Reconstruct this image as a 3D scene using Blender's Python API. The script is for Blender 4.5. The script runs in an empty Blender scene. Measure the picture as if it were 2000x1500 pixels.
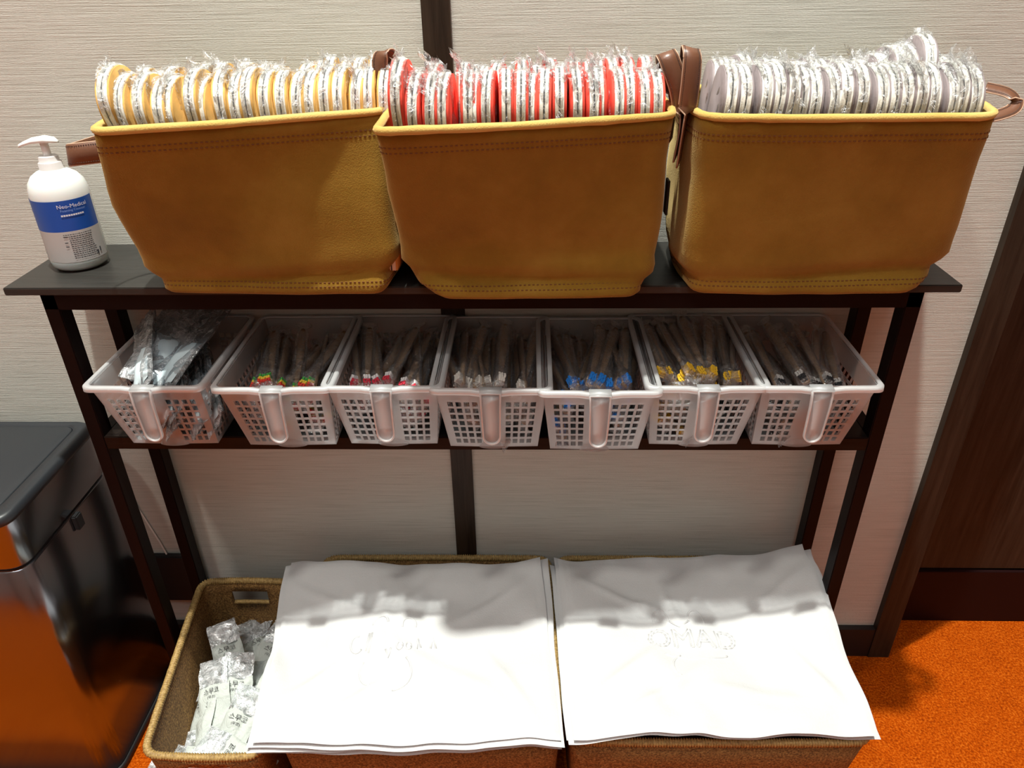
import bpy, bmesh, math, random
from mathutils import Vector, Matrix, Euler, noise
random.seed(7)
PI = math.pi
S = bpy.context.scene
C = S.collection

# ------------------------------------------------------------------ camera, light, exposure
cam = bpy.data.objects.new('camera', bpy.data.cameras.new('camera'))
C.objects.link(cam)
cam.data.sensor_width = 36.0
cam.data.lens = 26.217
cam.data.clip_start = 0.02
_r = Vector((0.99968178, 0.02174731, -0.01278222))
_u = Vector((1.56122394e-04, 5.01372500e-01, 8.65231525e-01))
_f = Vector((-0.02522511, 0.86495819, -0.50120956))
M = Matrix((( _r.x, _u.x, -_f.x, 0.0696), (_r.y, _u.y, -_f.y, -1.0306), (_r.z, _u.z, -_f.z, 1.2111), (0, 0, 0, 1)))
cam.matrix_world = M
S.camera = cam

W = bpy.data.worlds.new('world'); S.world = W; W.use_nodes = True
W.node_tree.nodes['Background'].inputs[0].default_value = (0.9, 0.93, 1.0, 1)
W.node_tree.nodes['Background'].inputs[1].default_value = 0.25
S.view_settings.view_transform = 'Standard'; S.view_settings.look = 'None'
S.view_settings.gamma = 1.0; S.view_settings.exposure = 0.0
S.view_settings.use_curve_mapping = False
try:
    S.cycles.transparent_max_bounces = 24; S.cycles.max_bounces = 8
    S.cycles.sample_clamp_indirect = 4.0; S.cycles.caustics_reflective = False; S.cycles.caustics_refractive = False
except Exception: pass

def lamp(name, kind, loc, power, col, size, target=None, **kw):
    l = bpy.data.lights.new(name, kind); l.energy = power; l.color = col
    if kind == 'AREA': l.shape = 'DISK'; l.size = size
    else: l.shadow_soft_size = size
    for k, v in kw.items(): setattr(l, k, v)
    o = bpy.data.objects.new(name, l); C.objects.link(o); o.location = loc
    t = Vector(target) if target else Vector((loc[0], loc[1], 0))
    o.rotation_euler = (t - Vector(loc)).to_track_quat('-Z', 'Y').to_euler()
    return o
lamp('ceiling_spot_light', 'SPOT', (-0.15, -0.52, 4.28), 840, (0.97, 0.98, 0.90), 0.05, spot_size=1.25, spot_blend=0.6)
lamp('ceiling_spot_light', 'SPOT', (-1.22, -1.45, 4.28), 210, (1.0, 0.97, 0.88), 0.12, target=(0, -0.1, 0.6), spot_size=1.1, spot_blend=0.7)
lamp('soft_fill_light', 'AREA', (0.0, -2.6, 4.28), 40, (0.92, 0.98, 1.0), 1.6)  # added soft fill to lift the shade, not a fitting of the room

# ------------------------------------------------------------------ materials
def mat(name, col=(.5,.5,.5), rough=.5, metal=0.0, **kw):
    m = bpy.data.materials.new(name); m.use_nodes = True
    b = m.node_tree.nodes['Principled BSDF']
    b.inputs['Base Color'].default_value = (*col, 1); b.inputs['Roughness'].default_value = rough
    b.inputs['Metallic'].default_value = metal
    for k, v in kw.items():
        k = k.replace('_', ' ')
        if k in b.inputs: b.inputs[k].default_value = v
    return m
def nd(m, t, **kw):
    n = m.node_tree.nodes.new(t)
    for k, v in kw.items():
        if k in n.inputs: n.inputs[k].default_value = v
        else: setattr(n, k, v)
    return n
def lk(m, a, b): m.node_tree.links.new(a, b)
def noise_tex(m, scale=(1,1,1), ns=5.0, detail=4, rough=.6, coord='Object', dist=0.0):
    tc = nd(m, 'ShaderNodeTexCoord'); mp = nd(m, 'ShaderNodeMapping'); mp.inputs['Scale'].default_value = scale
    n = nd(m, 'ShaderNodeTexNoise'); n.inputs['Scale'].default_value = ns; n.inputs['Detail'].default_value = detail
    n.inputs['Roughness'].default_value = rough; n.inputs['Distortion'].default_value = dist
    lk(m, tc.outputs[coord], mp.inputs[0]); lk(m, mp.outputs[0], n.inputs['Vector'])
    return n
def colvary(m, src, stops, inp='Base Color'):
    r = nd(m, 'ShaderNodeValToRGB')
    while len(r.color_ramp.elements) < len(stops): r.color_ramp.elements.new(.5)
    for e, (p, c) in zip(r.color_ramp.elements, stops):
        e.position = p; e.color = (*c, 1)
    lk(m, src, r.inputs[0]); lk(m, r.outputs[0], m.node_tree.nodes['Principled BSDF'].inputs[inp]); return r
def bump(m, src, strength=.3, dist=.001, prev=None):
    b = nd(m, 'ShaderNodeBump'); b.inputs['Strength'].default_value = strength; b.inputs['Distance'].default_value = dist
    lk(m, src, b.inputs['Height'])
    if prev: lk(m, prev.outputs[0], b.inputs['Normal'])
    lk(m, b.outputs[0], m.node_tree.nodes['Principled BSDF'].inputs['Normal']); return b

# wallpaper with horizontal threads
MW = mat('wallpaper', (.60,.56,.51), .8)
n1 = noise_tex(MW, (9, 9, 560), 1.0, 3, .6); n2 = noise_tex(MW, (110, 110, 300), 3.0, 3, .7)
colvary(MW, n1.outputs['Fac'], [(.22, (.42,.41,.36)), (.45, (.58,.57,.51)), (.75, (.66,.645,.59))])
b1 = bump(MW, n1.outputs['Fac'], .6, .0014); bump(MW, n2.outputs['Fac'], .6, .0012, b1)
# carpet
MC = mat('carpet', (.7,.16,.01), .95); MC.node_tree.nodes['Principled BSDF'].inputs['Specular IOR Level'].default_value = .05
n1 = noise_tex(MC, (1,1,1), 260, 4, .7); n3 = noise_tex(MC, (1,1,1), 30, 3, .6)
mx = nd(MC, 'ShaderNodeMath', operation='MULTIPLY_ADD'); mx.inputs[1].default_value = .15
lk(MC, n3.outputs['Fac'], mx.inputs[0]); lk(MC, n1.outputs['Fac'], mx.inputs[2])
colvary(MC, mx.outputs[0], [(.38, (.22,.026,.001)), (.57, (.54,.078,.001)), (.80, (.90,.22,.015))])
bump(MC, n1.outputs['Fac'], 1.0, .004)
# dark oak for door and casing
def wood(name, c0, c1, sc=(60, 60, 3), rough=.45, ns=1.6):
    m = mat(name, c1, rough)
    n = noise_tex(m, sc, ns, 6, .65, dist=.6)
    colvary(m, n.outputs['Fac'], [(.3, c0), (.7, c1)]); bump(m, n.outputs['Fac'], .25, .0006)
    return m
MO = wood('dark_oak', (.017,.010,.006), (.048,.031,.020))
MKP = mat('maroon_kickplate', (.014,.003,.003), .55)
MB = wood('black_brown_laminate', (.005,.0035,.003), (.012,.008,.0065), (4, 90, 90), .30)
MTT = wood('table_top_laminate', (.018,.017,.015), (.034,.032,.029), (4, 90, 90), .38)  # greyer base colour carries part of the glossy sheen on the top
MF = mat('dark_brown_metal', (.0065,.003,.0028), .42); MF.node_tree.nodes['Principled BSDF'].inputs['Specular IOR Level'].default_value = .12
MBB = mat('black_baseboard', (.010,.008,.008), .5)
MCE = mat('ceiling_paint', (.7,.69,.66), .9)
MRW = mat('plain_wall', (.62,.60,.56), .9)
for _m, _v in ((MB,.15),(MTT,.38),(MO,.2),(MKP,.15)): _m.node_tree.nodes['Principled BSDF'].inputs['Specular IOR Level'].default_value = _v
# suede
def suede(name, c0, c1, c2):
    m = mat(name, c1, .95)
    b = m.node_tree.nodes['Principled BSDF']
    b.inputs['Sheen Weight'].default_value = .5; b.inputs['Sheen Roughness'].default_value = .45
    b.inputs['Sheen Tint'].default_value = (1.0,.75,.35,1); b.inputs['Specular IOR Level'].default_value = .1
    n = noise_tex(m, (1,1,1), 9, 5, .6); n2 = noise_tex(m, (1,1,1), 600, 2, .6)
    colvary(m, n.outputs['Fac'], [(.25, c0), (.5, c1), (.78, c2)])
    bump(m, n2.outputs['Fac'], .6, .0008); return m
MS = suede('tan_suede', (.185,.098,.012), (.245,.135,.018), (.32,.188,.033))
MSR = suede('tan_suede_edge', (.50,.32,.08), (.62,.43,.13), (.72,.54,.20))
MST = mat('brown_thread', (.16,.06,.015), .8)
MSI = mat('suede_lining', (.30,.19,.08), .95)
ML = mat('brown_leather', (.155,.066,.036), .36)
n = noise_tex(ML, (1,1,1), 300, 3, .6); bump(ML, n.outputs['Fac'], .25, .0004)
MLT = mat('pale_thread', (.055,.025,.015), .7)
MLE = mat('leather_edge', (.50,.32,.22), .6)
# slippers
MSO = mat('cream_sole', (.90,.89,.82), .6); n = noise_tex(MSO, (1,1,1), 500, 2, .6); bump(MSO, n.outputs['Fac'], .4, .0006)
def cloth(name, c, r=.85):
    m = mat(name, c, r); n = noise_tex(m, (1,1,1), 220, 3, .6); bump(m, n.outputs['Fac'], .35, .0007)
    k = tuple(x*.75 for x in c); colvary(m, noise_tex(m, (1,1,1), 30, 3, .6).outputs['Fac'], [(.3, k), (.65, c)]); return m
MYL = cloth('mustard_lining', (.72,.42,.12)); MRL = cloth('red_lining', (.85,.075,.045)); MGL = cloth('grey_mauve_lining', (.30,.25,.255))
MSE = mat('dark_seam', (.03,.04,.05), .8)

def film(name, tint=(1,1,1), white=.10, crink=.45, gl=.14, ns=120, rough=.12, bst=1.0, bd=.004, edge=.5):
    """thin clear plastic film: mostly see-through, with gloss and crease glints painted in white"""
    m = bpy.data.materials.new(name); m.use_nodes = True; nt = m.node_tree; nt.nodes.clear()
    out = nt.nodes.new('ShaderNodeOutputMaterial')
    tr = nt.nodes.new('ShaderNodeBsdfTransparent'); tr.inputs[0].default_value = (*tint, 1)
    df = nt.nodes.new('ShaderNodeBsdfDiffuse'); df.inputs[0].default_value = (.92,.93,.95,1)
    gs = nt.nodes.new('ShaderNodeBsdfGlossy'); gs.inputs['Roughness'].default_value = rough
    n = noise_tex(m, (1,1,1), ns, 3, .65, dist=1.5); n2 = noise_tex(m, (1,1,.6), ns*.45, 4, .6, dist=2.5)
    bp = nt.nodes.new('ShaderNodeBump'); bp.inputs['Strength'].default_value = bst; bp.inputs['Distance'].default_value = bd
    lk(m, n2.outputs['Fac'], bp.inputs['Height'])
    lk(m, bp.outputs[0], gs.inputs['Normal']); lk(m, bp.outputs[0], df.inputs['Normal'])
    oi = nt.nodes.new('ShaderNodeObjectInfo')
    for q in (n, n2):
        mp = q.inputs['Vector'].links[0].from_node
        sc = nd(m, 'ShaderNodeVectorMath', operation='SCALE'); sc.inputs[0].default_value = (3.1, 7.7, 5.3); lk(m, oi.outputs['Random'], sc.inputs['Scale'])
        lk(m, sc.outputs[0], mp.inputs['Location'])
    a = nd(m, 'ShaderNodeMath', operation='SUBTRACT'); a.inputs[1].default_value = .5; lk(m, n2.outputs['Fac'], a.inputs[0])
    ab = nd(m, 'ShaderNodeMath', operation='ABSOLUTE'); lk(m, a.outputs[0], ab.inputs[0])
    mr = nd(m, 'ShaderNodeMapRange'); mr.inputs['From Min'].default_value = 0.0; mr.inputs['From Max'].default_value = .030
    mr.inputs['To Min'].default_value = crink; mr.inputs['To Max'].default_value = white; lk(m, ab.outputs[0], mr.inputs['Value'])  # white diffuse lines along the creases stand in for specular streaks
    gate = nd(m, 'ShaderNodeMapRange'); gate.inputs['From Min'].default_value = .42; gate.inputs['From Max'].default_value = .62
    gate.inputs['To Min'].default_value = .35; gate.inputs['To Max'].default_value = 1.25; lk(m, n.outputs['Fac'], gate.inputs['Value'])
    mu = nd(m, 'ShaderNodeMath', operation='MULTIPLY', use_clamp=True); lk(m, mr.outputs[0], mu.inputs[0]); lk(m, gate.outputs[0], mu.inputs[1])
    mix1 = nt.nodes.new('ShaderNodeMixShader'); lk(m, mu.outputs[0], mix1.inputs[0]); lk(m, tr.outputs[0], mix1.inputs[1]); lk(m, df.outputs[0], mix1.inputs[2])
    fr = nt.nodes.new('ShaderNodeLayerWeight'); fr.inputs[0].default_value = .35; lk(m, bp.outputs[0], fr.inputs['Normal'])
    mg = nd(m, 'ShaderNodeMath', operation='MULTIPLY_ADD', use_clamp=True); mg.inputs[1].default_value = edge; mg.inputs[2].default_value = gl
    lk(m, fr.outputs['Fresnel'], mg.inputs[0])
    mix2 = nt.nodes.new('ShaderNodeMixShader'); lk(m, mg.outputs[0], mix2.inputs[0]); lk(m, mix1.outputs[0], mix2.inputs[1]); lk(m, gs.outputs[0], mix2.inputs[2])
    lk(m, mix2.outputs[0], out.inputs[0]); return m
MFI = film('clear_film', white=.10, crink=1.0, gl=.09, edge=.4, ns=110, bd=.006)
MFC = film('cellophane', white=.05, crink=.55, gl=.10, ns=160)
MFG = film('grey_film', (.75,.78,.80), .30, .6, .12, 45)
MFW = film('milky_film', (.9,.93,.93), .45, .85, .12, 60)

def clearplastic(name, a, col=(.86,.88,.89)):
    m = bpy.data.materials.new(name); m.use_nodes = True; nt = m.node_tree; nt.nodes.clear()
    out = nt.nodes.new('ShaderNodeOutputMaterial')
    tr = nt.nodes.new('ShaderNodeBsdfTransparent'); tr.inputs[0].default_value = (.93,.94,.95,1)
    df = nt.nodes.new('ShaderNodeBsdfDiffuse'); df.inputs[0].default_value = (*col, 1)
    tl = nt.nodes.new('ShaderNodeBsdfTranslucent'); tl.inputs[0].default_value = (*col, 1)
    gs = nt.nodes.new('ShaderNodeBsdfGlossy'); gs.inputs['Roughness'].default_value = .32
    m1 = nt.nodes.new('ShaderNodeMixShader'); m1.inputs[0].default_value = .45; lk(m, df.outputs[0], m1.inputs[1]); lk(m, tl.outputs[0], m1.inputs[2])
    m2 = nt.nodes.new('ShaderNodeMixShader'); m2.inputs[0].default_value = a; lk(m, tr.outputs[0], m2.inputs[1]); lk(m, m1.outputs[0], m2.inputs[2])
    lw = nt.nodes.new('ShaderNodeLayerWeight'); lw.inputs[0].default_value = .4
    mg = nd(m, 'ShaderNodeMath', operation='MULTIPLY_ADD', use_clamp=True); mg.inputs[1].default_value = .28; mg.inputs[2].default_value = .03
    lk(m, lw.outputs['Fresnel'], mg.inputs[0])
    m3 = nt.nodes.new('ShaderNodeMixShader'); lk(m, mg.outputs[0], m3.inputs[0]); lk(m, m2.outputs[0], m3.inputs[1]); lk(m, gs.outputs[0], m3.inputs[2])
    lk(m, m3.outputs[0], out.inputs[0]); return m
MPL = clearplastic('frosted_plastic_wall', .24)
MPR = clearplastic('frosted_plastic_rim', .70, (.95,.96,.97))  # whiter colour puts the highlights of rim and handle into the plastic
# seagrass
MG = mat('seagrass_weave', (.30,.17,.05), .75)
n = noise_tex(MG, (1,1,1.0), 330, 3, .7); n2 = noise_tex(MG, (70, 70, 330), 1.4, 4, .7)
colvary(MG, n.outputs['Fac'], [(.32, (.07,.030,.008)), (.52, (.27,.135,.035)), (.72, (.52,.31,.10))])
b1 = bump(MG, n.outputs['Fac'], .9, .003); bump(MG, n2.outputs['Fac'], .5, .002, b1)
MGR = mat('seagrass_cord', (.42,.27,.09), .6)
n = noise_tex(MGR, (1,1,1), 260, 3, .7); colvary(MGR, n.outputs['Fac'], [(.3, (.20,.11,.03)), (.55, (.42,.27,.09)), (.8, (.60,.43,.18))])
# towels
MT = mat('white_terry', (.64,.645,.65), .95)
n = noise_tex(MT, (1,1,1), 420, 3, .7); n2 = noise_tex(MT, (1,1,1), 40, 4, .6)
b1 = bump(MT, n.outputs['Fac'], .5, .0015); bump(MT, n2.outputs['Fac'], .3, .002, b1)
# bin
MBL = mat('black_lid_plastic', (.018,.021,.025), .42)
n = noise_tex(MBL, (1,1,1), 500, 2, .5); bump(MBL, n.outputs['Fac'], .1, .0003)
MSS = mat('brushed_steel', (.27,.28,.31), .22, 1.0)
n = noise_tex(MSS, (260, 260, 2), 1.0, 3, .6); bump(MSS, n.outputs['Fac'], .06, .0004)
MBK = mat('black_plastic', (.006,.006,.007), .6)
# bottle
MBO = mat('milky_bottle', (.80,.84,.83), .25, Subsurface_Weight=.25); MPU = mat('white_pump', (.86,.85,.84), .35)
MCO = mat('grey_white_collar', (.60,.57,.56), .4)
MLB = mat('blue_label', (.012,.085,.42), .4); MLW = mat('silver_white_label', (.52,.50,.49), .4)
MWH = mat('white_print', (.8,.82,.86), .5); MDK = mat('dark_print', (.05,.05,.06), .6); MRD = mat('pale_blue_print', (.25,.4,.75), .5)
MWC = mat('white_cable', (.75,.72,.68), .5)
MBW = wood('bamboo', (.30,.165,.075), (.46,.28,.14), (200, 12, 200), .6, 1.0)
MPK = film('packet_film', (.9,.95,.95), .55, .95, .16, 55, .2)
MPP = mat('packet_paper', (.60,.64,.60), .7)
n = noise_tex(MPP, (1,1,1), 45, 4, .6, dist=1.5); bump(MPP, n.outputs['Fac'], .8, .004)

# ------------------------------------------------------------------ mesh helpers
def link(name, me, m=None, parent=None, smooth=True):
    o = bpy.data.objects.new(name, me); C.objects.link(o)
    if m:
        for x in (m if isinstance(m, (list, tuple)) else [m]): me.materials.append(x)
    if parent: o.parent = parent
    if smooth: me.polygons.foreach_set('use_smooth', [True]*len(me.polygons))
    return o
def mesh(name, v, f, m=None, parent=None, smooth=True):
    me = bpy.data.meshes.new(name); me.from_pydata([tuple(p) for p in v], [], f); me.validate(); me.update()
    return link(name, me, m, parent, smooth)
def empty(name, loc=(0,0,0), rot=(0,0,0)):
    o = bpy.data.objects.new(name, None); C.objects.link(o); o.location = loc; o.rotation_euler = rot
    o.empty_display_size = .02; return o
def tag(o, label, cat, group=None, kind=None):
    o['label'] = label; o['category'] = cat
    if group: o['group'] = group
    if kind: o['kind'] = kind
    return o
def struct(o, label=None):
    o['kind'] = 'structure'
    if label: o['label'] = label
    return o
def boxm(boxes, name, m, parent=None, bevel=.001):
    bm = bmesh.new()
    for (x0,x1,y0,y1,z0,z1) in boxes:
        r = bmesh.ops.create_cube(bm, size=1)
        bmesh.ops.scale(bm, vec=(x1-x0, y1-y0, z1-z0), verts=r['verts'])
        bmesh.ops.translate(bm, vec=((x0+x1)/2,(y0+y1)/2,(z0+z1)/2), verts=r['verts'])
    if bevel: bmesh.ops.bevel(bm, geom=bm.edges[:], offset=bevel, segments=2, affect='EDGES')
    me = bpy.data.meshes.new(name); bm.to_mesh(me); bm.free()
    return link(name, me, m, parent, smooth=False)
def rquad(c, r, ne=8, nc=4, bulge=0.0):
    """closed ring through four 2-D corners (CCW) with rounded corners; edges bowed outward by bulge"""
    c = [Vector(p) for p in c]; out = []
    for i in range(4):
        p, q, s = c[i], c[(i+1)%4], c[(i-1)%4]
        a = p + (s-p).normalized()*r; b = p + (q-p).normalized()*r
        for k in range(nc+1):
            t = k/nc; out.append(a*(1-t)**2 + p*2*t*(1-t) + b*t*t)
        e = q + (p-q).normalized()*r; d = (q-p).normalized(); nrm = Vector((d.y, -d.x))
        for k in range(1, ne):
            t = k/ne; out.append(b.lerp(e, t) + nrm*bulge*math.sin(PI*t))
    return out
def loft(rings, cap0=True, cap1=False):
    n = len(rings[0]); v = [p for r in rings for p in r]; f = []
    for j in range(len(rings)-1):
        for i in range(n):
            f.append((j*n+i, j*n+(i+1)%n, (j+1)*n+(i+1)%n, (j+1)*n+i))
    if cap0: f.append(tuple(reversed(range(n))))
    if cap1: f.append(tuple(range((len(rings)-1)*n, len(rings)*n)))
    return v, f
def tubev(pts, r, n=8, closed=False, ribs=None, amp=.0, flat=1.0):
    """swept tube; ribs = number of cord wraps along it, amp = their depth"""
    P = [Vector(p) for p in pts]
    if ribs:   # resample evenly
        if closed: P2 = P+[P[0]]
        else: P2 = P
        L = [0]
        for a, b in zip(P2, P2[1:]): L.append(L[-1]+(b-a).length)
        N = ribs*3; Q = []; k = 0
        for i in range(N):
            d = L[-1]*i/(N if closed else N-1)
            while k < len(L)-2 and L[k+1] < d: k += 1
            t = (d-L[k])/max(1e-9, L[k+1]-L[k]); Q.append(P2[k].lerp(P2[k+1], min(1,t)))
        P = Q
    rings = []; N = len(P); up = Vector((0,0,1))
    for i, p in enumerate(P):
        a = P[(i-1)%N] if (closed or i > 0) else p; b = P[(i+1)%N] if (closed or i < N-1) else p
        d = (b-a).normalized()
        if abs(d.dot(up)) > .98: s = d.cross(Vector((0,1,0))).normalized()
        else: s = d.cross(up).normalized()
        w = s.cross(d).normalized()
        rr = r(i/N) if callable(r) else r
        if ribs: rr = rr*(1 - amp*(1 if i % 3 == 0 else 0))*(1+.06*noise.noise(p*90))
        rings.append([p + s*rr*math.cos(2*PI*k/n) + w*rr*flat*math.sin(2*PI*k/n) for k in range(n)])
    if closed: rings.append(rings[0])
    return loft(rings, not closed, not closed)
def ribbon(pts, wdir, w, t):
    """leather strap: flat band swept along pts, w wide along wdir(i), t thick"""
    P = [Vector(p) for p in pts]; rings = []; N = len(P)
    for i, p in enumerate(P):
        d = (P[min(i+1,N-1)]-P[max(i-1,0)]).normalized()
        wd = Vector(wdir(i/(N-1)) if callable(wdir) else wdir); wd = (wd - d*wd.dot(d)).normalized(); nn = d.cross(wd)
        rings.append([p+wd*w/2*.94+nn*t/2, p+wd*w/2-nn*0, p+wd*w/2*.94-nn*t/2, p-wd*w/2*.94-nn*t/2, p-wd*w/2, p-wd*w/2*.94+nn*t/2])
    return loft(rings, True, True)
def smoothpath(pts, n=6):
    P = [Vector(p) for p in pts]; out = []
    for i in range(len(P)-1):
        p0, p1, p2, p3 = P[max(i-1,0)], P[i], P[i+1], P[min(i+2,len(P)-1)]
        for k in range(n):
            t = k/n
            out.append(.5*((2*p1)+(p2-p0)*t+(2*p0-5*p1+4*p2-p3)*t*t+(3*p1-p0-3*p2+p3)*t**3))
    out.append(P[-1]); return out
def lathe(prof, n=40):
    rings = [[Vector((r*math.cos(2*PI*k/n), r*math.sin(2*PI*k/n), z)) for k in range(n)] for r, z in prof]
    return loft(rings, True, True)
def dup(root):
    c = root.copy(); C.objects.link(c)
    for ch in list(root.children):
        d = ch.copy(); C.objects.link(d); d.parent = c
        for g in list(ch.children):
            e = g.copy(); C.objects.link(e); e.parent = d
    return c
def textmesh(s, size, extr=0.0, font=None, res=2):
    cu = bpy.data.curves.new('t', 'FONT'); cu.body = s; cu.size = size; cu.extrude = extr; cu.align_x = 'CENTER'; cu.align_y = 'CENTER'; cu.resolution_u = res
    o = bpy.data.objects.new('t', cu); C.objects.link(o)
    bpy.context.view_layer.update()
    me = bpy.data.meshes.new_from_object(o.evaluated_get(bpy.context.evaluated_depsgraph_get()))
    bpy.data.objects.remove(o); return me

# ------------------------------------------------------------------ the setting
def plane_box(name, b, m, label=None):
    return struct(boxm([b], name, m, None, 0), label)
plane_box('floor', (-2.0, 2.2, -3.2, 0.16, -.02, 0), MC, 'orange textured carpet')
plane_box('wall_back', (-2.0, .735, 0, .12, 0, 4.3), MW, 'beige wallpaper with fine horizontal threads')
plane_box('wall_left', (-2.05, -2.0, -3.2, .12, 0, 4.3), MRW)
plane_box('wall_right', (2.2, 2.25, -3.2, .2, 0, 4.3), MRW)
plane_box('wall_front', (-2.0, 2.2, -3.25, -3.2, 0, 4.3), MRW)
plane_box('ceiling', (-2.05, 2.25, -3.25, .2, 4.3, 4.35), MCE)
plane_box('trim_1', (-.066, -.030, -.005, .001, .074, 4.3), MO, 'dark wood strip running up the wallpapered wall')
plane_box('baseboard_back', (-2.0, .733, -.012, .001, 0, .074), MBB, 'black baseboard')
# door casing with splayed jamb
prof = [(.733,-.014),(.773,-.014),(.776,-.010),(.815,.09),(.733,.09)]
v = [(x,y,z) for z in (0, 4.3) for x,y in prof]; n = len(prof)
f = [(i,(i+1)%n,n+(i+1)%n,n+i) for i in range(n)] + [tuple(reversed(range(n))), tuple(range(n,2*n))]
struct(mesh('trim_2', v, f, MO, None, False), 'dark oak door casing')
d = empty('door_1'); struct(d, 'dark oak door with a maroon bottom rail')
boxm([(.80, 2.2, .085, .13, .142, 2.6)], 'door_leaf', MO, d, .001)
o = boxm([(.80, 2.2, .080, .13, .0, .137)], 'bottom_rail', MKP, d, .001); o['label'] = 'dark maroon bottom rail'
plane_box('wall_1', (.735, 2.25, .13, .2, 0, 4.3), MRW)

# ------------------------------------------------------------------ console table
T = tag(empty('console_table', (0, -.085, 0)), 'long narrow black-brown console table with a lower shelf against the wall', 'table')
def tpart(boxes, name, m, b=.0012):
    o = boxm([(x0,x1,y0+.085,y1+.085,z0,z1) for x0,x1,y0,y1,z0,z1 in boxes], name, m, T, b); return o
tpart([(-.6,.6,-.167,-.003,.8405,.8508)], 'table_top', MTT)
tpart([(-.559,.559,-.162,-.150,.818,.8403)], 'apron', MF)
tpart([(-.559,.559,-.016,-.006,.818,.8403)], 'apron', MF)
for s in (-1, 1):
    xo, xi = s*.559, s*.539
    for y0, y1 in ((-.162,-.137), (-.039,-.014)):
        tpart([(min(xo,xi), max(xo,xi), y0, y1, 0, .8403)], 'leg', MF)
    tpart([(min(xo,xi), max(xo,xi), -.1365,-.0395, .8185,.8403)], 'side_rail', MF)
    tpart([(min(xo,xi), max(xo,xi), -.1365,-.0395, .6,.62)], 'side_rail', MF)
tpart([(-.5385,.5385,-.163,-.010,.600,.6215)], 'lower_shelf', MB)

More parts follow.
